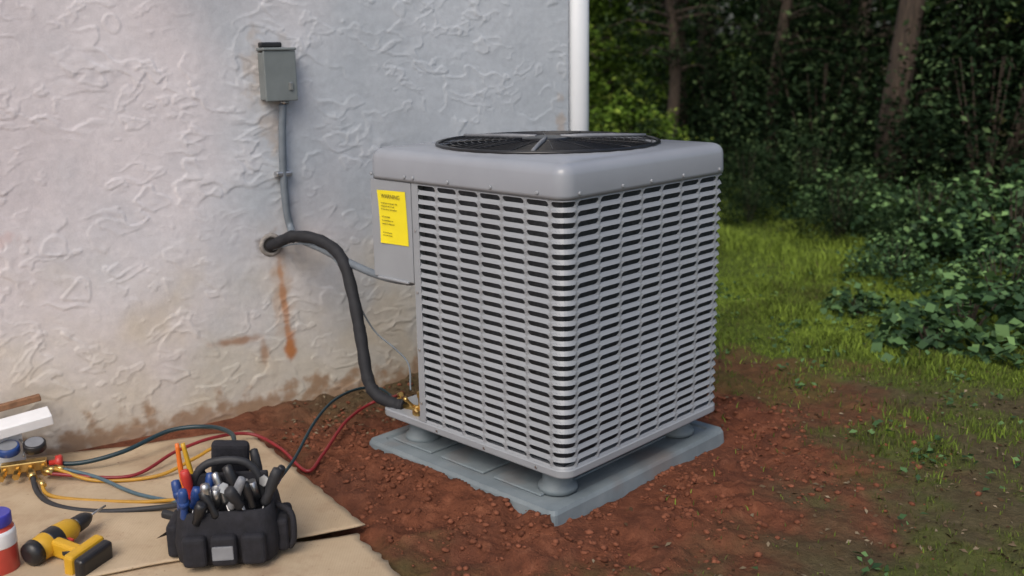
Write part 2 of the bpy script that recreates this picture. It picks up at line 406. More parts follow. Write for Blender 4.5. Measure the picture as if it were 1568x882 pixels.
CR=.392
def circ(Rr):
    res=[]
    for p in outl:
        a=math.atan2(p[1]-CY,p[0]-CX);res.append((CX+Rr*math.cos(a),CY+Rr*math.sin(a)))
    return res
cov=[(RR(-.004),ZC+.001),(RR(.008),ZC),(RR(.009),ZC+.012),(RR(.007),ZT-.034),(RR(.003),ZT-.020),(RR(-.006),ZT-.009),(RR(-.018),ZT-.003),(RR(-.03),ZT)]
cov+=[(circ(CR+.012),ZT+.004),(circ(CR+.004),ZT+.010),(circ(CR-.004),ZT+.010),(circ(CR-.006),ZT+.0),(circ(CR-.006),ZT-.09)]
loft("top_cover",cov,M_cover,ac)
loft("fan_shroud_interior",[(circ(CR-.008),ZT-.002),(circ(CR-.02),ZT-.12),(circ(CR-.02),ZT-.3)],M_black,ac)
def ring(Rr,z,n=64): return [(CX+Rr*math.cos(2*math.pi*i/n),CY+Rr*math.sin(2*math.pi*i/n),z) for i in range(n+1)]
GV=[];GF=[]
def addt(pts,rad,seg=6):
    v,f=tube_data(pts,rad,seg);b=len(GV);GV.extend(v);GF.extend([tuple(i+b for i in q) for q in f])
dome=lambda R_:ZT+.012+.010*(1-(R_/CR)**2)
for i in range(13):
    R_=.10+i*(CR-.10)/12;addt(ring(R_,dome(R_)),.0017 if i<12 else .007)
for k in range(16):
    a=2*math.pi*k/16;addt([(CX+R_*math.cos(a),CY+R_*math.sin(a),dome(R_)+.002) for R_ in (.09,.16,.23,.30,CR)],.0018)
mesh_obj("fan_guard",GV,GF,M_fan,ac,True)
M_mot=simple("motor_gray",(.20,.21,.23),.4)
lathe("fan_motor_plate",[(.09,ZT+.020),(.09,ZT+.026),(.07,ZT+.030),(.01,ZT+.031)],M_fan,ac,loc=(CX,CY,0))
for k in range(3):
    a=math.radians(215+120*k);d=Vector((math.cos(a),math.sin(a),0));tube("guard_arm",[Vector((CX,CY,0))+d*R_+Vector((0,0,dome(R_)+.006)) for R_ in (.05,.15,.25,CR)],[.008,.008,.007,.006],M_mot,ac,8)
lathe("fan_motor",[(.07,ZT-.16),(.075,ZT-.15),(.075,ZT-.01),(.06,ZT+.01)],M_black,ac,loc=(CX,CY,0))
BV=[];BF=[]
for k in range(3):
    a0=2*math.pi*k/3;b=len(BV)
    for i in range(8):
        R_=.07+.30*i/7
        for j in range(5):
            a=a0+(-.45+.9*j/4)*(0.6+.4*i/7);BV.append((CX+R_*math.cos(a),CY+R_*math.sin(a),ZT-.09+.07*(j/4-.5)))
    for i in range(7):
        for j in range(4):q=b+i*5+j;BF.append((q,q+1,q+6,q+5))
mesh_obj("fan_blades",BV,BF,M_gray,ac)
ci=.03
mesh_obj("coil",[(ci,ci,ZB+.03),(WX-ci,ci,ZB+.03),(WX-ci,DY-ci,ZB+.03),(RX+.02,DY-ci,ZB+.03),(RX+.02,RY-.02,ZB+.03),(ci,RY-.02,ZB+.03)]+
 [(ci,ci,ZC),(WX-ci,ci,ZC),(WX-ci,DY-ci,ZC),(RX+.02,DY-ci,ZC),(RX+.02,RY-.02,ZC),(ci,RY-.02,ZC)],[(i,(i+1)%6,6+(i+1)%6,6+i) for i in range(6)],M_coil,ac)
box("valve_panel",(0.002,RY-.003,gz0),(RX,RY-.0005,ZC),M_unit,ac,0)
box("valve_panel_side",(RX,RY,gz0),(RX+.003,DY,ZC),M_unit,ac,0)
box("corner_post",(-.004,RY-.03,gz0),(.0,RY+.002,ZC),M_unit,ac,.0015)
box("control_box",(.0,RY+.0035,.685),(RX,DY,ZC-.001),M_unit,ac,.004)
box("control_box_cover",(-.0045,RY+.006,.69),(-.0005,DY-.004,ZC-.004),M_unit,ac,.0018)
box("cover_lip",(-.012,RY+.03,.683),(-.001,DY-.03,.692),M_unit,ac,.003)
lab=empty("warning_label",(0,0,0));lab.parent=ac
LV=[]
for i in range(9):
    for j in range(7):
        y=.723+.152*j/6-.010*(1-i/8);z=.820+.190*i/8+.004*(j/6)*-1;x=-.0062-.006*max(0,(abs(i/8-.5)*2-.5))*(1 if j>4 else .3)
        LV.append((x,y,z))
mesh_obj("sheet",LV,[(i*7+j,i*7+j+1,i*7+j+8,i*7+j+7) for i in range(8) for j in range(6)],M_yellowlab,lab)
def txt(s,y,z,size,mat):
    c=bpy.data.curves.new("text",'FONT');c.body=s;c.size=size;c.extrude=.0002
    o=bpy.data.objects.new("text",c);o.matrix_local=Matrix(((0,0,-1,-.0095),(-1,0,0,y),(0,1,0,z),(0,0,0,1)));c.materials.append(mat)
    link(o,lab)
txt("WARNING",.852,.980,.021,M_ink)
for i,s_ in enumerate(["compressor is charged with","refrigerant and oil only","do not vent to atmosphere"]): txt(s_,.855,.960-i*.011,.0080,M_ink)
for i,s_ in enumerate(["ATTENTION","le compresseur est","charge de refrigerant"]): txt(s_,.852,.910-i*.012,.0080,M_ink)
for i in range(2): txt("voir la notice jointe",.850,.855-i*.010,.0065,M_ink)
scr=[]
for y in (.10,.30,.50,.675,.72,.90): scr.append(((-.009,y,ZC+.016),'x'))
for x in (.06,.27,.42,.60,.82): scr.append(((x,-.009,ZC+.016),'y'))
for i,(p,ax) in enumerate(scr):
    lathe("screw",[(.0065,0),(.0065,.003),(.004,.005)],M_unit,ac,loc=p,rot=(0,-math.pi/2,0) if ax=='x' else (math.pi/2,0,0),seg=8)
for z in (.25,.45,.66,.88): lathe("screw",[(.005,0),(.005,.003)],M_steel,ac,loc=(-.0045,RY-.012,z),rot=(0,-math.pi/2,0),seg=8)
for y in (.12,.36,.6): lathe("screw",[(.005,0),(.005,.003)],M_steel,ac,loc=(-.005,y,ZB+.014),rot=(0,-math.pi/2,0),seg=8)
lathe("valve_body",[(.016,0),(.016,.03),(.022,.03),(.022,.05),(.014,.052),(.014,.09)],M_brass,ac,loc=(.07,RY,.187),rot=(-math.pi/2,0,0),seg=6,smooth=False)
lathe("valve_cap",[(.019,0),(.019,.026),(.012,.030)],M_brass,ac,loc=(.045,RY+.055,.19),rot=(0,-math.pi/2,0),seg=6,smooth=False)
lathe("valve_stem",[(.010,0),(.010,.05),(.014,.05),(.014,.07)],M_brass,ac,loc=(.06,RY+.07,.187),seg=6,smooth=False)
lathe("service_port",[(.006,0),(.006,.035),(.009,.035),(.009,.05)],M_brass,ac,loc=(.05,RY+.10,.195),rot=(-1.0,-.3,0),seg=10)
lathe("liquid_valve_body",[(.012,0),(.012,.03),(.017,.03),(.017,.045),(.010,.047),(.010,.08)],M_brass,ac,loc=(.13,RY,.235),rot=(-math.pi/2,0,0),seg=6,smooth=False)
lathe("liquid_valve_cap",[(.014,0),(.014,.03)],M_brass,ac,loc=(.10,RY+.045,.24),rot=(0,-math.pi/2,0),seg=6,smooth=False)
tube("low_voltage_wire",[(.03,RY+.02,.69),(.02,RY+.012,.60),(.03,RY+.01,.5),(.04,RY+.008,.4)],.004,M_redp,ac,6,6)
box("tag",(.0,RY+.004,.42),(.03,RY+.006,.56),M_white,ac,0)
for i,(x,y) in enumerate(((.10,.12),(.78,.12),(.10,.80),(.78,.80))):
    lathe("riser_foot",[(.068,.058),(.066,.075),(.052,.083),(.050,.12),(.058,.128),(.058,.150)],M_pad,ac,loc=(x,y,0),seg=20)
pd=empty("equipment_pad",N0,math.pi/2-yaw)
x0,x1,y0,y1=-.055,.935,.0,.945
def pr(o,rr=.02): return rrect(x0-o,y0-o,x1+o,y1+o,rr,8,3)
loft("pad_slab",[(pr(.006),-.03),(pr(.0),.045),(pr(-.006),.058),(pr(-.045),.060),(pr(-.05),.052),(pr(-.3),.052)],M_pad,pd,True,True,False)
for k in range(3):
    y=y0+.12+k*.27;box("pad_panel",(x0+.07,y,.0525),(x1-.07,y+.22,.061),M_pad,pd,.004)

# ------------------------------------------------------------------ ground
xs=axis(-2.2,2.2,.0115,-160,160,1.06);ys=axis(2.2,5.0,.0115,-160,260,1.05)
Xg,Yg=np.meshgrid(xs,ys)
ca,sa=math.cos(math.pi/2-yaw),math.sin(math.pi/2-yaw)
def loc_u(x,y):
    dx=x-N0.x;dy=y-N0.y;return ca*dx+sa*dy,-sa*dx+ca*dy
def paddist(x,y):
    lx,ly=loc_u(x,y);dx=np.maximum(np.maximum(x0-lx,lx-x1),0);dy=np.maximum(np.maximum(y0-ly,ly-y1),0)
    ins=np.minimum(np.minimum(lx-x0,x1-lx),np.minimum(ly-y0,y1-ly));return np.hypot(dx,dy),ins,lx,ly
def walld(x,y):
    dx=x-WO.x;dy=y-WO.y;return math.sin(WA)*dx-math.cos(WA)*dy,math.cos(WA)*dx+math.sin(WA)*dy
def masks(x,y):
    d,ins,lx,ly=paddist(x,y);n=fbm(x*2.2,y*2.2,5,3);nf=fbm(x*7,y*7,4,13)
    dirt=1-sstep(.25,.75,d+(n-.5)*.9+(nf-.5)*.35)
    t2=np.hypot((x-1.15)/.55,(y-4.1)/.8);dirt=np.maximum(dirt,(1-sstep(.6,1.3,t2+(n-.5)*1.6+(nf-.5)*.9))*.62)
    wd,s=walld(x,y)
    oliv=(1-sstep(.10,.42,wd+(n-.5)*.4))*(s<1.6)*sstep(-.2,.4,s)
    left=1-sstep(-.9,-.4,x)
    dirt=np.maximum(dirt,left)
    n2=fbm(x*1.3,y*1.3,4,9)
    rich=sstep(4.1,5.2,y+ (n2-.5)*1.8)*(1-sstep(2.4,3.6,x-(y-5)*.24+(n2-.5)*2.0+(nf-.5)))
    patch=sstep(.46,.60,n2+(nf-.5)*.35)
    grass=np.clip((.10+.45*patch+.9*rich)*(1-dirt),0,1)
    return dirt,oliv,grass,rich
def poly_card(x,y):
    ax_,ay_=-1.053,3.80;bx,by=-.30,2.66
    return -((bx-ax_)*(y-ay_)-(by-ay_)*(x-ax_))/math.hypot(bx-ax_,by-ay_)
dirt,oliv,grass,rich=masks(Xg,Yg)
d,ins,lx,ly=paddist(Xg,Yg);wd,sw=walld(Xg,Yg)
near=1-sstep(6,14,np.hypot(Xg,Yg-3))
cl=fbm(Xg*9,Yg*9,5,21);cl2=fbm(Xg*26,Yg*26,3,5);cl3=fbm(Xg*52,Yg*52,2,6)
Zg=near*( (cl-.5)*.085*(.25+.75*dirt)+(cl2-.5)*.028*dirt+(cl3-.5)*.012*dirt )
Zg+=.03*np.exp(-(d/.16)**2)*(lx<.5)+.012*np.exp(-(d/.3)**2)
Zg+=.05*(fbm(Xg*.8,Yg*.8,3,2)-.5)*near
Zg+=.03*np.exp(-(wd/.12)**2)*(wd>-.3)
Zg+=np.where(np.hypot(Xg,Yg)>10,(fbm(Xg*.12,Yg*.12,3,8)-.5)*.8*sstep(10,30,np.hypot(Xg,Yg)),0)
Zg=np.where(ins>.008,-.02,Zg)
edge=(ins<=.008)&(d<.05);Zg=np.where(edge,np.minimum(Zg,.034+.018*cl2),Zg)
Zg=np.where((ly<y0+.012)&(ins<=.008)&(lx>-.1)&(d<.3),np.minimum(Zg,.002+.04*(cl-.5)+d*.06),Zg)
pc=poly_card(Xg,Yg);Zg=np.where(pc>-.06,np.minimum(Zg,.012+.25*np.maximum(0,-pc)),Zg)
Zg=np.where((pc>-.06)&(wd>.35),np.minimum(Zg,.010),Zg)
ny,nx=Xg.shape;idx=np.arange(nx*ny).reshape(ny,nx)
Fq=np.stack([idx[:-1,:-1],idx[:-1,1:],idx[1:,1:],idx[1:,:-1]],-1).reshape(-1,4)
grd=mesh_obj("ground",np.stack([Xg,Yg,Zg],-1).reshape(-1,3),Fq,M_ground,None,True,
  {"grass":np.clip(grass,0,1).ravel(),"olive":np.clip(np.maximum(oliv*.8,(1-dirt)*.9),0,1).ravel()})
def gz(x,y):
    i=np.clip(np.searchsorted(ys,y),0,ny-1);j=np.clip(np.searchsorted(xs,x),0,nx-1);return Zg[i,j]
ico=bmesh.new();bmesh.ops.create_icosphere(ico,subdivisions=1,radius=1);iv=np.array([v.co[:] for v in ico.verts]);ico.verts.ensure_lookup_table()
ifc=np.array([[v.index for v in f.verts] for f in ico.faces]);ico.free()
CV=[];CF=[];cnt=0
while cnt<4200:
    x=random.uniform(-.95,1.7);y=random.uniform(2.35,4.9)
    dd,ii,_,_=paddist(np.array(x),np.array(y))
    if ii>-.0 or dd>.95 : continue
    if random.random()>math.exp(-(float(dd)/.42)**2)+.03: continue
    if float(vnoise(np.array(x*5.),np.array(y*5.),44))<.35: continue
    if poly_card(x,y)>-.03: continue
    w_,_=walld(x,y)
    if w_<.02: continue
    s=.0022+.010*random.random()**4
    vv=iv*(1+.5*(rng.random((len(iv),1))-.5))*np.array([s*random.uniform(.8,1.5),s*random.uniform(.8,1.4),s*random.uniform(.5,.9)])
    a=random.random()*6.28;c_,s_=math.cos(a),math.sin(a);vv=np.stack([vv[:,0]*c_-vv[:,1]*s_,vv[:,0]*s_+vv[:,1]*c_,vv[:,2]],-1)
    vv+=np.array([x,y,float(gz(x,y))+s*.2]);CF.append(ifc+cnt*len(iv));CV.append(vv);cnt+=1
mesh_obj("soil_clods",np.concatenate(CV),np.concatenate(CF),M_clod)
def leaves(C,size,flat=.5,asp=.5,droop=0,rg=rng):
    n=len(C);th=rg.random(n)*2*np.pi
    el=(rg.random(n)-.5)*2*flat-droop
    D=np.stack([np.cos(th)*np.cos(el),np.sin(th)*np.cos(el),np.sin(el)],-1)
    up=rg.normal(size=(n,3));up[:,2]=np.abs(up[:,2])+1.0
    Sd=np.cross(D,up);Sd/=np.linalg.norm(Sd,axis=1,keepdims=True)+1e-9
    s=(size*(.6+.8*rg.random(n)))[:,None]
    Nn=np.cross(Sd,D)
    b=C-D*s*.5;tp=C+D*s*.5-Nn*s*.12;l_=C+Sd*s*asp*.5+Nn*s*.06;r_=C-Sd*s*asp*.5+Nn*s*.06
    V=np.stack([b,l_,tp,r_],1).reshape(-1,3)
    F=np.arange(n*4).reshape(n,4);return V,F
def blades(n,xr,yr,hmin,hmax,keepfn):
    x=rng.uniform(*xr,n);y=rng.uniform(*yr,n);keep=keepfn(x,y);x=x[keep];y=y[keep];n=len(x)
    z=gz(x,y);h=rng.uniform(hmin,hmax,n)*(.45+1.8*vnoise(x*3.1,y*3.1,77)**2*sstep(2.6,4.5,y));w=h*.06+.0012;a=rng.random(n)*6.28;ln=rng.random(n)*h*.8;b=rng.random(n)*6.28
    P=np.stack([x,y,z],-1);W_=np.stack([np.cos(a)*w,np.sin(a)*w,0*w],-1)
    Md=P+np.stack([np.cos(b)*ln*.35,np.sin(b)*ln*.35,h*.6],-1);T=P+np.stack([np.cos(b)*ln,np.sin(b)*ln,h*.95],-1)
    V=np.stack([P-W_,P+W_,Md+W_*.7,Md-W_*.7,T+W_*.1,T-W_*.1],1).reshape(-1,3)
    i=np.arange(n)[:,None]*6;F=np.concatenate([i+np.array([[0,1,2,3]]),i+np.array([[3,2,4,5]])])
    v=np.repeat(np.clip(rng.normal(.30,.22,n)+1.3*(fbm(x*1.7,y*1.7,4,31)-.42)+.28*sstep(3.8,5.5,y),0,1),6);return V,F,v
def kf(x,y):
    dt,ol,gr,rc=masks(x,y);w_,s_=walld(x,y);dd,ii,_,_=paddist(x,y)
    out=(w_>.02)|(s_>1.75)
    return out&(ii<0)&(dd>.05)&(rng.random(len(x))<gr**1.5*1.0+.012)&(poly_card(x,y)<-.05)
V1,F1,a1=blades(190000,(.3,4.2),(2.3,6.5),.012,.042,kf)
V2,F2,a2=blades(90000,(.5,6),(6.3,12),.03,.07,kf)
mesh_obj("grass",np.concatenate([V1,V2]),np.concatenate([F1,F2+len(V1)]),M_grass,None,False,{"v":np.concatenate([a1,a2])})
n=6500;x=rng.uniform(.2,3.6,n);y=rng.uniform(2.3,6.8,n);dt,ol,gr,rc=masks(x,y);dd,ii,_,_=paddist(x,y);w_,s_=walld(x,y)
k=(ii<0)&(dd>.08)&(rng.random(n)<.8-.62*dt-.6*rc)&((w_>.03)|(s_>1.75));x=x[k];y=y[k]
xx=rng.uniform(-.95,-.1,700);yy=rng.uniform(3.6,4.9,700);w_,s_=walld(xx,yy);k=(w_>.02)&(w_<.5)&(poly_card(xx,yy)<-.03);dd,ii,_,_=paddist(xx,yy);k&=dd>.02
x=np.concatenate([x,xx[k]]);y=np.concatenate([y,yy[k]])
V,F=leaves(np.stack([x,y,gz(x,y)+.005],-1),np.full(len(x),.022),.25,.45)
mesh_obj("leaf_litter",V,F,M_litter,None,False,{"v":np.repeat(rng.random(len(x)),4)})
def weed_points(n,xr,yr,fn,spread,per):
    cxs=rng.uniform(*xr,n);cys=rng.uniform(*yr,n);k=fn(cxs,cys);cxs=cxs[k];cys=cys[k];P=[]
    for a,b in zip(cxs,cys):
        m=rng.integers(*per);q=np.stack([a+rng.normal(0,spread,m),b+rng.normal(0,spread,m)],-1)
        P.append(np.stack([q[:,0],q[:,1],gz(q[:,0],q[:,1])+.01+.03*rng.random(m)],-1))
    return np.concatenate(P)
def wf(x,y):
    dt,ol,gr,rc=masks(x,y);w_,s_=walld(x,y);dd,ii,_,_=paddist(x,y)
    return ((w_>.05)|(s_>1.8))&(dd>.22)&(rng.random(len(x))<.9-1.05*dt)&(poly_card(x,y)<-.1)
P=weed_points(380,(.0,3.6),(2.3,6.5),wf,.035,(3,10))
V,F=leaves(P,np.full(len(P),.028),.5,.7)
mesh_obj("ground_weeds",V,F,M_leafW,None,False,{"v":np.repeat(.8*rng.random(len(P))**.9,4)})

# ------------------------------------------------------------------ shrubs + trees
def foliage_mesh(name,clumps,per,size,mat,asp=.45,flat=.6,droop=.2,rg=None):
    C=[];v=[]
    for (p,s) in clumps:
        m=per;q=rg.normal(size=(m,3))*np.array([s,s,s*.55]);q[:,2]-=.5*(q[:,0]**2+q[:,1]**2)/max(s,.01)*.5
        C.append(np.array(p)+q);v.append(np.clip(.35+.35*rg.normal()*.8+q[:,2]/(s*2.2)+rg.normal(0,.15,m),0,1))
    C=np.concatenate(C);v=np.concatenate(v)
    V,F=leaves(C,np.full(len(C),size),flat,asp,droop,rg)
    me_o=mesh_obj(name,V,F,mat,None,False,{"v":np.repeat(v,4)});me=me_o.data;bpy.data.objects.remove(me_o);return me
def trunk_mesh(name,h,r0,limbs,rg,zlo=.12):
    V=[];F=[]
    def add(p,rd,s=8):
        v,f=tube_data(p,rd,s);b=len(V);V.extend(v);F.extend([tuple(i+b for i in q) for q in f])
    pts=[Vector((rg.normal()*.03*i,rg.normal()*.03*i,h*i/7-.1)) for i in range(8)]
    add(pts,[r0*(1.25 if i==0 else 1-.11*i) for i in range(8)],10);tips=[]
    for k in range(limbs):
        z=h*rg.uniform(zlo,.95);i=min(6,int(z/h*7));b=pts[i].lerp(pts[i+1],z/h*7-i)
        a=rg.random()*6.28;L=rg.uniform(.7,1.7)*(1.1-z/h*.6);d=Vector((math.cos(a),math.sin(a),.25))
        p=[b,b+d*L*.35,b+d*L*.7+Vector((0,0,-.05)),b+d*L+Vector((0,0,-.22*L))];add(p,[r0*.28,r0*.18,r0*.10,r0*.04],5);tips.append((p,L))
    o=mesh_obj(name,V,F,M_bark,None);me=o.data;bpy.data.objects.remove(o);return me,tips
variants=[]
for vi in range(4):
    rg=np.random.default_rng(100+vi);h=rg.uniform(6.5,8.5)
    bare=vi==3
    tm,tips=trunk_mesh("trunk",h,.10+.015*vi,30 if bare else 42,rg,.33 if bare else .1)
    cl_=[]
    for p,L in tips:
        for q in range(4):
            tt=.35+.65*rg.random();i=min(2,int(tt*3));b=p[i].lerp(p[i+1],tt*3-i);cl_.append((tuple(b+Vector(rg.normal(size=3)*.13)),rg.uniform(.13,.26)))
    for q in range(20): cl_.append(((rg.normal()*.4,rg.normal()*.4,h*rg.uniform(.7,1.02)),.28))
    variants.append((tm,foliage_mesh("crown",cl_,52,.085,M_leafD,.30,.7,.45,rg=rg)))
    if vi==2: sunlit_variant=(tm,foliage_mesh("crown",cl_,50,.11,M_leafB,.5,.7,.2,rg=rg))  # same crown in brighter leaves: sunlight on distant trees put into the colour
variants.append(sunlit_variant)
def tree(x,y,vi,s,rot,z=-.05):
    e=empty("forest_tree",(x,y,z),rot);e.scale=(s,s,s)
    for nm,me in zip(("trunk","crown"),variants[vi]): link(bpy.data.objects.new(nm,me),e)
spots=[(2.12,12.6,3,.85),(3.52,9.4,3,.95),(4.6,10.0,2,.95),(5.9,9.4,1,.9),(5.2,11.6,0,1.1),(3.2,12.6,2,1.05),(4.2,13.4,1,1.0),(6.9,11.2,1,1),(6.6,8.0,0,1),
 (1.2,18.5,2,1.1),(3.3,18,0,1.15),(7.6,13,2,1.1),(5.0,9.0,3,.8),(2.75,14.0,3,1.0),(-1.5,20,1,1.2),(6.8,20,1,1.2),(9.5,9,0,1.1)]
for i,(x,y,v_,s) in enumerate(spots): tree(x,y,v_,s,i*1.9)
tree(2.35,17.2,4,1.1,.5);tree(1.0,15.6,4,.9,2.5)
tree(2.85,11.0,3,.6,.5);tree(4.45,8.9,3,.7,2.2);tree(1.75,11.2,3,.55,3.0)
def bush_mesh(name,R_,H_,ncl,per,size,mat,asp,seed,csz=.12):
    rg=np.random.default_rng(seed);cl_=[]
    for k in range(ncl):
        a=rg.random()*6.28;rr=R_*math.sqrt(rg.random());z=H_*(1-(rr/R_)**2*.6)*rg.uniform(.15,1)
        cl_.append(((rr*math.cos(a),rr*math.sin(a),z),csz*rg.uniform(.6,1.4)))
    return foliage_mesh(name,cl_,per,size,mat,asp,.6,.15,rg=rg)
def stems(seed,R_,H_):
    rg=np.random.default_rng(seed);V=[];F=[]
    for k in range(9):
        a=rg.random()*6.28;d=Vector((math.cos(a)*R_*.6*rg.random(),math.sin(a)*R_*.6*rg.random(),H_*.8));v,f=tube_data([(0,0,-.03),d*.5,d],[.012,.008,.004],5);b=len(V);V+=v;F+=[tuple(i+b for i in q) for q in f]
    o=mesh_obj("s",V,F,M_bark);me=o.data;bpy.data.objects.remove(o);return me
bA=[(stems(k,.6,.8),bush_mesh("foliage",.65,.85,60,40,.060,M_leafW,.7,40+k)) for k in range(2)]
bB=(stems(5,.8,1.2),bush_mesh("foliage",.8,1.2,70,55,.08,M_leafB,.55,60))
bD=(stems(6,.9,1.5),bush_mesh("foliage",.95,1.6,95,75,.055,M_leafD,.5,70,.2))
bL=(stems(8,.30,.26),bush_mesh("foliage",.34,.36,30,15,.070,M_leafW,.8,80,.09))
def bush(name,x,y,ms,s,rot,zs=1):
    e=empty(name,(x,y,-.03),rot);e.scale=(s,s,s*zs)
    link(bpy.data.objects.new("stems",ms[0]),e);link(bpy.data.objects.new("foliage",ms[1]),e)
for i,(x,y,s) in enumerate([(3.0,7.3,.8),(3.3,6.5,.9),(3.9,6.9,1.0),(2.75,8.3,.7),(3.9,5.9,.9),(2.75,5.5,.55),(3.4,5.4,.8),(4.3,5.2,.9),(3.1,4.75,.6),(3.9,4.5,.8),(4.9,6.2,1.1),(2.45,6.3,.45)]): bush("shrub",x,y,bA[i%2],s,i*1.3)
for i,(x,y,s) in enumerate([(2.05,4.75,.8),(2.35,5.05,1.0),(2.6,4.5,.9),(1.95,5.5,.6),(2.95,4.2,.8)]): bush("broadleaf_weed",x,y,bL,s,i*2.1)
for i,(x,y,s) in enumerate([(1.30,11.0,.85),(1.9,13.4,.9),(.9,13.5,1.0)]): bush("bright_green_bush",x,y,bB,s,i*1.7)
for i,(x,y,s) in enumerate([(3.1,10.2,1),(4.0,8.5,1.05),(5.0,7.6,1.1),(2.55,11.6,.9),(6.2,6.8,1.2),(1.6,13.2,.7),(4.5,7.2,.8),(3.2,12.2,1.3),(2.3,12.9,.8),(5.6,9,1.3),(4.2,10.4,1.5),(2.2,9.3,.42),(1.75,9.9,.4),(2.55,8.6,.5),(1.45,10.6,.5),(2.5,7.6,.36),(2.0,8.4,.26),(2.9,6.8,.4)]): bush("dark_understory_bush",x,y,bD,s,i*1.1,1.1)
rg=np.random.default_rng(5);cl_=[]
for k in range(1300):
    a=rg.uniform(-30,55);y_=rg.uniform(22,30);cl_.append(((a*.45+3,y_,rg.uniform(.2,10)),rg.uniform(.5,.9)))
me=foliage_mesh("distant_treeline",cl_,26,.52,M_leafF,.5,.8,.2,rg=rg)
link(bpy.data.objects.new("distant_treeline",me))

# ------------------------------------------------------------------ cardboard
def patch(name,A_,B_,C_,D_,z0,amp,seed,par,nu=60,nv=50,jag=.008):
    V=[]
    for i in range(nv+1):
        for j in range(nu+1):
            u=j/nu;v=i/nv;a=Vector(A_).lerp(Vector(B_),u);b=Vector(D_).lerp(Vector(C_),u);p=a.lerp(b,v)
            jj=jag*(float(vnoise(np.array(u*31.+v*37),np.array(seed+.5),seed))-.5)*2 if (i in(0,nv) or j in(0,nu)) else 0
            z=z0+amp*(float(fbm(np.array(p.x*2.3),np.array(p.y*2.3),3,seed))-.5)*2
            V.append((p.x+jj,p.y+jj,z))
    F=[(i*(nu+1)+j,(i+1)*(nu+1)+j,(i+1)*(nu+1)+j+1,i*(nu+1)+j+1) for i in range(nv) for j in range(nu)]
    o=mesh_obj(name,V,F,M_card,par,True);m=o.modifiers.new("s",'SOLIDIFY');m.thickness=.005;m.offset=0;return o
cbd=empty("cardboard_sheet",(0,0,0))
patch("upper_panel",(-2.15,3.42,0),(-1.05,3.77,0),(-.475,2.935,0),(-1.95,2.35,0),.032,.010,4,cbd)
patch("lower_panel",(-1.95,2.50,0),(-.50,2.90,0),(-.12,2.30,0),(-2.1,1.7,0),.020,.004,6,cbd)

# ------------------------------------------------------------------ hoses
def hose(name,pts,rr,mat):
    c=Vector(pts[0]);e=empty(name,c)
    pts=[Vector(p)+Vector((0,0,.022)) for p in pts]
    tube("hose",off(pts,c),rr,mat,e,10,10)
    for a,b in ((0,1),(-1,-2)):
        d=(pts[b]-pts[a]).normalized();cyl("crimp_fitting",pts[a]-c-d*.012,pts[a]-c+d*.025,rr*1.45,M_brass,e,seg=12)
hose("black_gauge_hose",[(-1.709,3.401,.05),(-1.569,3.401,.04),(-1.423,3.455,.06),(-1.293,3.578,.09),(-1.148,3.587,.10),(-1.03,3.466,.12),(-.986,3.343,.12),(-.95,3.2,.10),(-.93,3.08,.12)],.0085,M_tealk)
hose("black_gauge_hose",[(-1.680,3.287,.05),(-1.618,3.192,.02),(-1.512,3.099,.015),(-1.344,3.055,.015),(-1.129,3.054,.03),(-1.03,3.0,.07)],.0095,M_blackrub)
hose("blue_gauge_hose",[(-1.612,3.340,.05),(-1.458,3.296,.03),(-1.281,3.179,.02),(-1.096,3.087,.03),(-1.0,3.04,.06)],.0065,M_tealh)
hose("yellow_gauge_hose",[(-1.62,3.22,.05),(-1.551,3.164,.02),(-1.284,3.125,.015),(-1.123,3.102,.03),(-1.0,3.05,.05)],.0065,M_yel)
hose("yellow_gauge_hose",[(-1.64,3.33,.05),(-1.605,3.323,.05),(-1.457,3.291,.02),(-1.262,3.322,.02),(-1.148,3.408,.05),(-1.088,3.455,.07),(-1.0,3.40,.08),(-.93,3.2,.10),(-.91,3.07,.12)],.0065,M_yel)
hose("red_gauge_hose",[(-1.64,3.31,.05),(-1.599,3.306,.04),(-1.356,3.325,.02),(-1.238,3.472,.05),(-1.125,3.581,.06),(-1.010,3.659,.04),(-.880,3.572,.015),(-.745,3.380,.005),(-.706,3.498,.02),(-.660,3.751,.05),(-.581,3.90,.07),(-.48,3.80,.13),(-.43,3.66,.19)],.0065,M_red)
hose("dark_gauge_hose",[(-.80,2.98,.10),(-.790,3.040,.09),(-.760,3.258,.10),(-.734,3.494,.14),(-.693,3.682,.16),(-.629,3.845,.15),(-.544,3.885,.14),(-.476,3.80,.13),(-.435,3.66,.17)],.0055,M_tealk)

# ------------------------------------------------------------------ gauge manifold
mf=empty("gauge_manifold",(-1.74,3.36,.07),.35)
box("manifold_block",(-.075,-.018,-.018),(.075,.018,.02),M_brass,mf,.005)
for sx_,mm in ((-.05,M_blue),(.05,M_redp)):
    lathe("valve_knob",[(.010,0),(.010,.02),(.024,.022),(.026,.04),(.020,.046)],mm,mf,loc=(sx_*1.6,0,0),rot=(0,math.copysign(math.pi/2,sx_),0),seg=14)
for sx_,mm in ((-.045,M_blue),(.04,M_black)):
    lathe("gauge",[(.034,0),(.038,.003),(.038,.028),(.034,.031)],mm,mf,loc=(sx_,.012,.055),rot=(math.radians(15),0,.1),seg=28)
    lathe("gauge_face",[(.031,.0315),(.0305,.0325)],M_gray,mf,loc=(sx_,.012,.055),rot=(math.radians(15),0,.1),seg=28)
for k in range(4): lathe("hose_port",[(.009,0),(.009,.03),(.013,.03),(.013,.055)],M_brass,mf,loc=(-.06+.04*k,-.015,0),rot=(math.radians(100),0,.15*k-.2),seg=6,smooth=False)
lathe("ball_valve",[(.012,0),(.016,.004),(.016,.03),(.011,.034),(.011,.06)],M_brass,mf,loc=(.10,-.03,-.01),rot=(math.radians(95),.3,.9),seg=6,smooth=False)
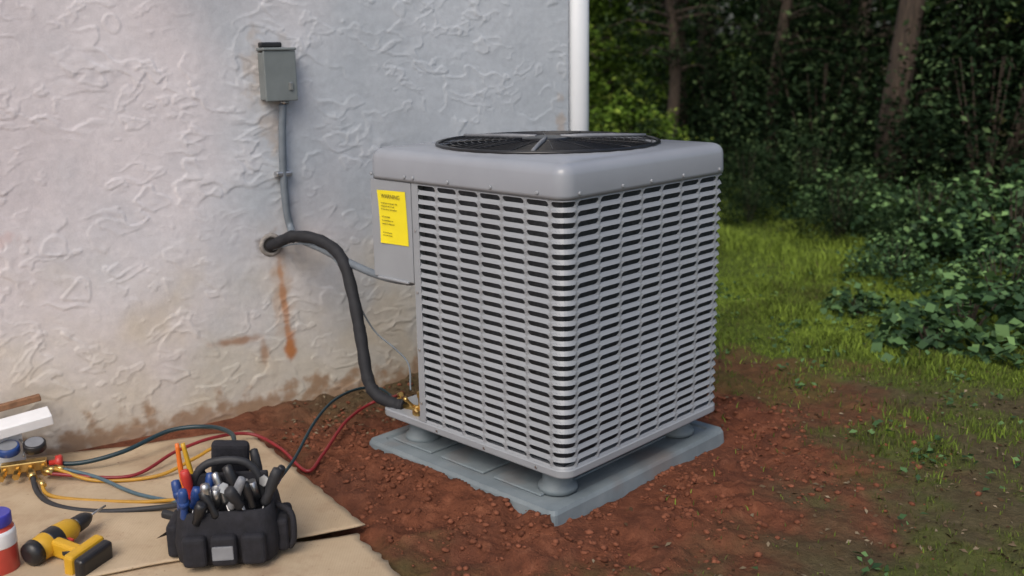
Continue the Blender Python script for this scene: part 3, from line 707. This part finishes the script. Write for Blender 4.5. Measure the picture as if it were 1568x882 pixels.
tube("hook",[(0,.02,.03),(0,.05,.07),(-.03,.07,.09),(-.06,.05,.08)],.004,M_steel,mf,6,6)

# white trim piece leaning at wall
wt=empty("white_trim_channel",wl(-1.0,.12,.06),WA)
box("channel_face",(-.35,-.02,-.01),(.075,.03,.115),M_white,wt,.004,rot=(.0,-.04,0))
box("channel_flange",(-.32,-.065,.118),(.175,.02,.155),M_white,wt,.003,rot=(.15,-.10,0))
tw=empty("wood_stake",wl(-1.0,.05,.235),WA);M_wood=simple("old_wood",(.25,.13,.07),.9,0,.3,30,.4,60)
box("stake",(-.35,-.015,-.005),(.16,.012,.018),M_wood,tw,.003,rot=(0,-.1,0))

# ------------------------------------------------------------------ tool bag
tb=empty("tool_bag",(-.855,2.80,.03),.10);tb.scale=(.93,.93,1.06)
RB=lambda o:rrect(-.155-o,-.115-o,.155+o,.115+o,.05+o*.5,6,5)
loft("bag_body",[(RB(-.012),.0),(RB(.0),.012),(RB(.006),.07),(RB(-.004),.13),(RB(-.010),.155),(RB(-.016),.158),(RB(-.022),.15),(RB(-.02),.05)],M_fabric,tb,True,True)
for i,(x,w) in enumerate(((-.09,.075),(.0,.08),(.09,.075))): box("front_pocket",(x-w/2,-.148,.012),(x+w/2,-.108,.10),M_fabric,tb,.014,3)
box("front_label",(-.035,-.1515,.035),(.03,-.1485,.075),M_gray,tb,.003)
for sx_ in (-1,1):
    box("side_pocket",(sx_*.170-.02,-.07,.012),(sx_*.170+.02,.07,.11),M_fabric,tb,.014,3)
box("center_divider",(-.13,-.006,.05),(.13,.006,.235),M_fabric,tb,.005)
tube("handle",[(-.11,0,.14),(-.10,.0,.22),(-.05,.0,.265),(.05,0,.265),(.10,0,.22),(.11,0,.14)],.012,M_blackrub,tb,10,8)
box("back_flap",(-.06,.05,.12),(.06,.085,.31),M_fabric,tb,.016,3,rot=(.15,.1,.1))
def screwdriver(p,d,hm,L=.10,rr=.014,col2=None):
    p=Vector(p);d=Vector(d).normalized();pts=[p+d*L*k for k in (0,.08,.3,.5,.8,.97,1)]
    tube("screwdriver_handle",pts,[rr*.6,rr*.9,rr*.7,rr,rr,rr*.85,rr*.4],hm,tb,10);cyl("shaft",p-d*.09,p,.003,M_steel,tb,seg=8)
    if col2: cyl("handle_band",p+d*L*.45,p+d*L*.62,rr*1.08,col2,tb,seg=10)
rd=random.Random(3)
tl=[(-.12,-.09,M_blue),(-.085,-.10,M_black),(-.05,-.085,M_steel),(-.10,-.05,M_blue),(-.02,-.10,M_black),(.02,-.09,M_gray),(.055,-.10,M_blackrub),(.09,-.085,M_black),(.12,-.06,M_blackrub),(.05,-.05,M_black),(0,-.05,M_steel),(.13,.0,M_black),(-.135,.03,M_black),(.10,.05,M_blackrub),(.03,.03,M_black),(-.05,.05,M_black),(-.11,-.02,M_redp),(-.06,-.03,M_blue),(-.14,-.03,M_blue)]
for x,y,m in tl: screwdriver((x,y,.125+rd.random()*.05),(rd.uniform(-.6,.6),rd.uniform(-.5,.3),1),m,.06+.06*rd.random(),.011+.008*rd.random(),M_blue if rd.random()<.25 else None)
for s_,m in ((-1,M_orange),(1,M_dewalt)):
    tube("pliers_handle",[(-.13+s_*.004,.07,.13),(-.135+s_*.016,.07,.17),(-.145+s_*.014,.075,.23),(-.155+s_*.009,.08,.30)],[.006,.009,.009,.007],m,tb,8,5)
for x,y,a in ((-.03,-.06,.4),(.09,-.02,-.5),(.02,.0,.2)):
    cyl("socket",(x,y,.16),(x+.02*a,y-.01,.215),.014,M_steel,tb,seg=12);lathe("wrench_head",[(.016,0),(.018,.004),(.016,.008)],M_steel,tb,loc=(x+.03,y,.21),rot=(1.2,a,0),seg=6)
tube("strap",[(.15,-.02,.14),(.20,-.05,.12),(.205,-.06,.05),(.19,-.05,.02)],.010,M_fabric,tb,6,6)
box("knife_handle",(-.245,.085,.055),(-.13,.108,.08),M_blackrub,tb,.008,2,rot=(0,.15,-.3))
mesh_obj("side_flap",[(-.16,-.03,.10),(-.235,-.01,.05),(-.21,.05,.035),(-.16,.07,.11)],[(0,1,2,3)],M_fabric,tb)

# ------------------------------------------------------------------ drill
dr=empty("cordless_drill",(-1.355,2.80,.075));dr.rotation_euler=(math.radians(8),math.radians(-4),math.radians(68));dr.scale=(1.15,1.15,1.15)
tube("motor_housing",[(-.09,0.02,0),(-.085,.02,0),(-.05,.02,0),(.0,.02,0),(.035,.02,0),(.05,.02,0)],[.018,.030,.034,.034,.030,.022],M_dewalt,dr,18)
tube("rear_cap",[(-.108,.02,0),(-.100,.02,0),(-.08,.02,0)],[.016,.031,.0345],M_black,dr,18)
tube("motor_band",[(-.045,.02,0),(-.04,.02,0),(-.012,.02,0),(-.007,.02,0)],[.0335,.0352,.0352,.0335],M_black,dr,18)
tube("chuck",[(.05,.02,0),(.056,.02,0),(.085,.02,0),(.098,.02,0),(.108,.02,0)],[.020,.023,.021,.016,.009],M_black,dr,16)
cyl("drill_bit",(.10,.02,0),(.165,.02,0),.003,M_steel,dr)
tube("grip",[(-.03,.0,0),(-.035,-.04,0),(-.045,-.08,0),(-.05,-.10,0)],[.022,.020,.020,.023],M_blackrub,dr,12,4)
box("grip_side",(-.055,-.085,-.0235),(-.025,.0,.0235),M_dewalt,dr,.008)
box("battery",(-.10,-.150,-.036),(.01,-.119,.036),M_black,dr,.010,3);box("battery_base",(-.10,-.118,-.037),(.015,-.088,.037),M_dewalt,dr,.008)
box("trigger",(-.015,-.03,-.008),(.0,-.004,.008),M_redp,dr,.003)

# bottle
bt=empty("plastic_jar",(-1.51,2.70,.028));bt.scale=(1.12,1.12,1.18)
lathe("jar_body",[(.045,0),(.049,.004),(.049,.10),(.047,.112),(.040,.120),(.040,.126)],M_redliq,bt,seg=32)
lathe("jar_label",[(.0495,.070),(.0500,.072),(.0500,.102),(.0478,.112)],M_white,bt,seg=32)
lathe("cap",[(.043,.122),(.044,.124),(.044,.148),(.041,.151)],M_bluelt,bt,seg=32)

# ------------------------------------------------------------------ light, sky, camera
w=bpy.data.worlds.new("World");scene.world=w;w.use_nodes=True;nt=w.node_tree
sk=nt.nodes.new("ShaderNodeTexSky");sk.sky_type='NISHITA';sk.sun_disc=False
sun_dir=Vector((-.28,-.85,1.0)).normalized()
el=math.asin(sun_dir.z);az=math.atan2(sun_dir.x,sun_dir.y)
sk.sun_elevation=el;sk.sun_rotation=az;sk.air_density=1;sk.dust_density=4;sk.ozone_density=1
nt.links.new(sk.outputs[0],nt.nodes["Background"].inputs[0]);nt.nodes["Background"].inputs[1].default_value=.15
sn=bpy.data.lights.new("sun",'SUN');sn.energy=1.2;sn.angle=math.radians(35);sn.color=(1,.96,.90)
so=bpy.data.objects.new("sun",sn);link(so);so.rotation_euler=sun_dir.to_track_quat('Z','Y').to_euler()
cam=bpy.data.cameras.new("camera");co=bpy.data.objects.new("camera",cam);link(co);scene.camera=co
pt,rl,ch=.2333,-.0158,1.4914
F_=Vector((0,math.cos(pt),-math.sin(pt)));U0=Vector((0,math.sin(pt),math.cos(pt)));R0=Vector((1,0,0))
R_=R0*math.cos(rl)+U0*math.sin(rl);U_=-R0*math.sin(rl)+U0*math.cos(rl)
co.matrix_world=Matrix(((R_.x,U_.x,-F_.x,0),(R_.y,U_.y,-F_.y,0),(R_.z,U_.z,-F_.z,ch),(0,0,0,1)))
cam.sensor_width=36;cam.lens=1552.189/1568*36;cam.clip_end=600
cam.dof.use_dof=True;cam.dof.focus_distance=3.3;cam.dof.aperture_fstop=2.1
scene.view_settings.view_transform='Standard';scene.view_settings.look='None';scene.view_settings.exposure=0
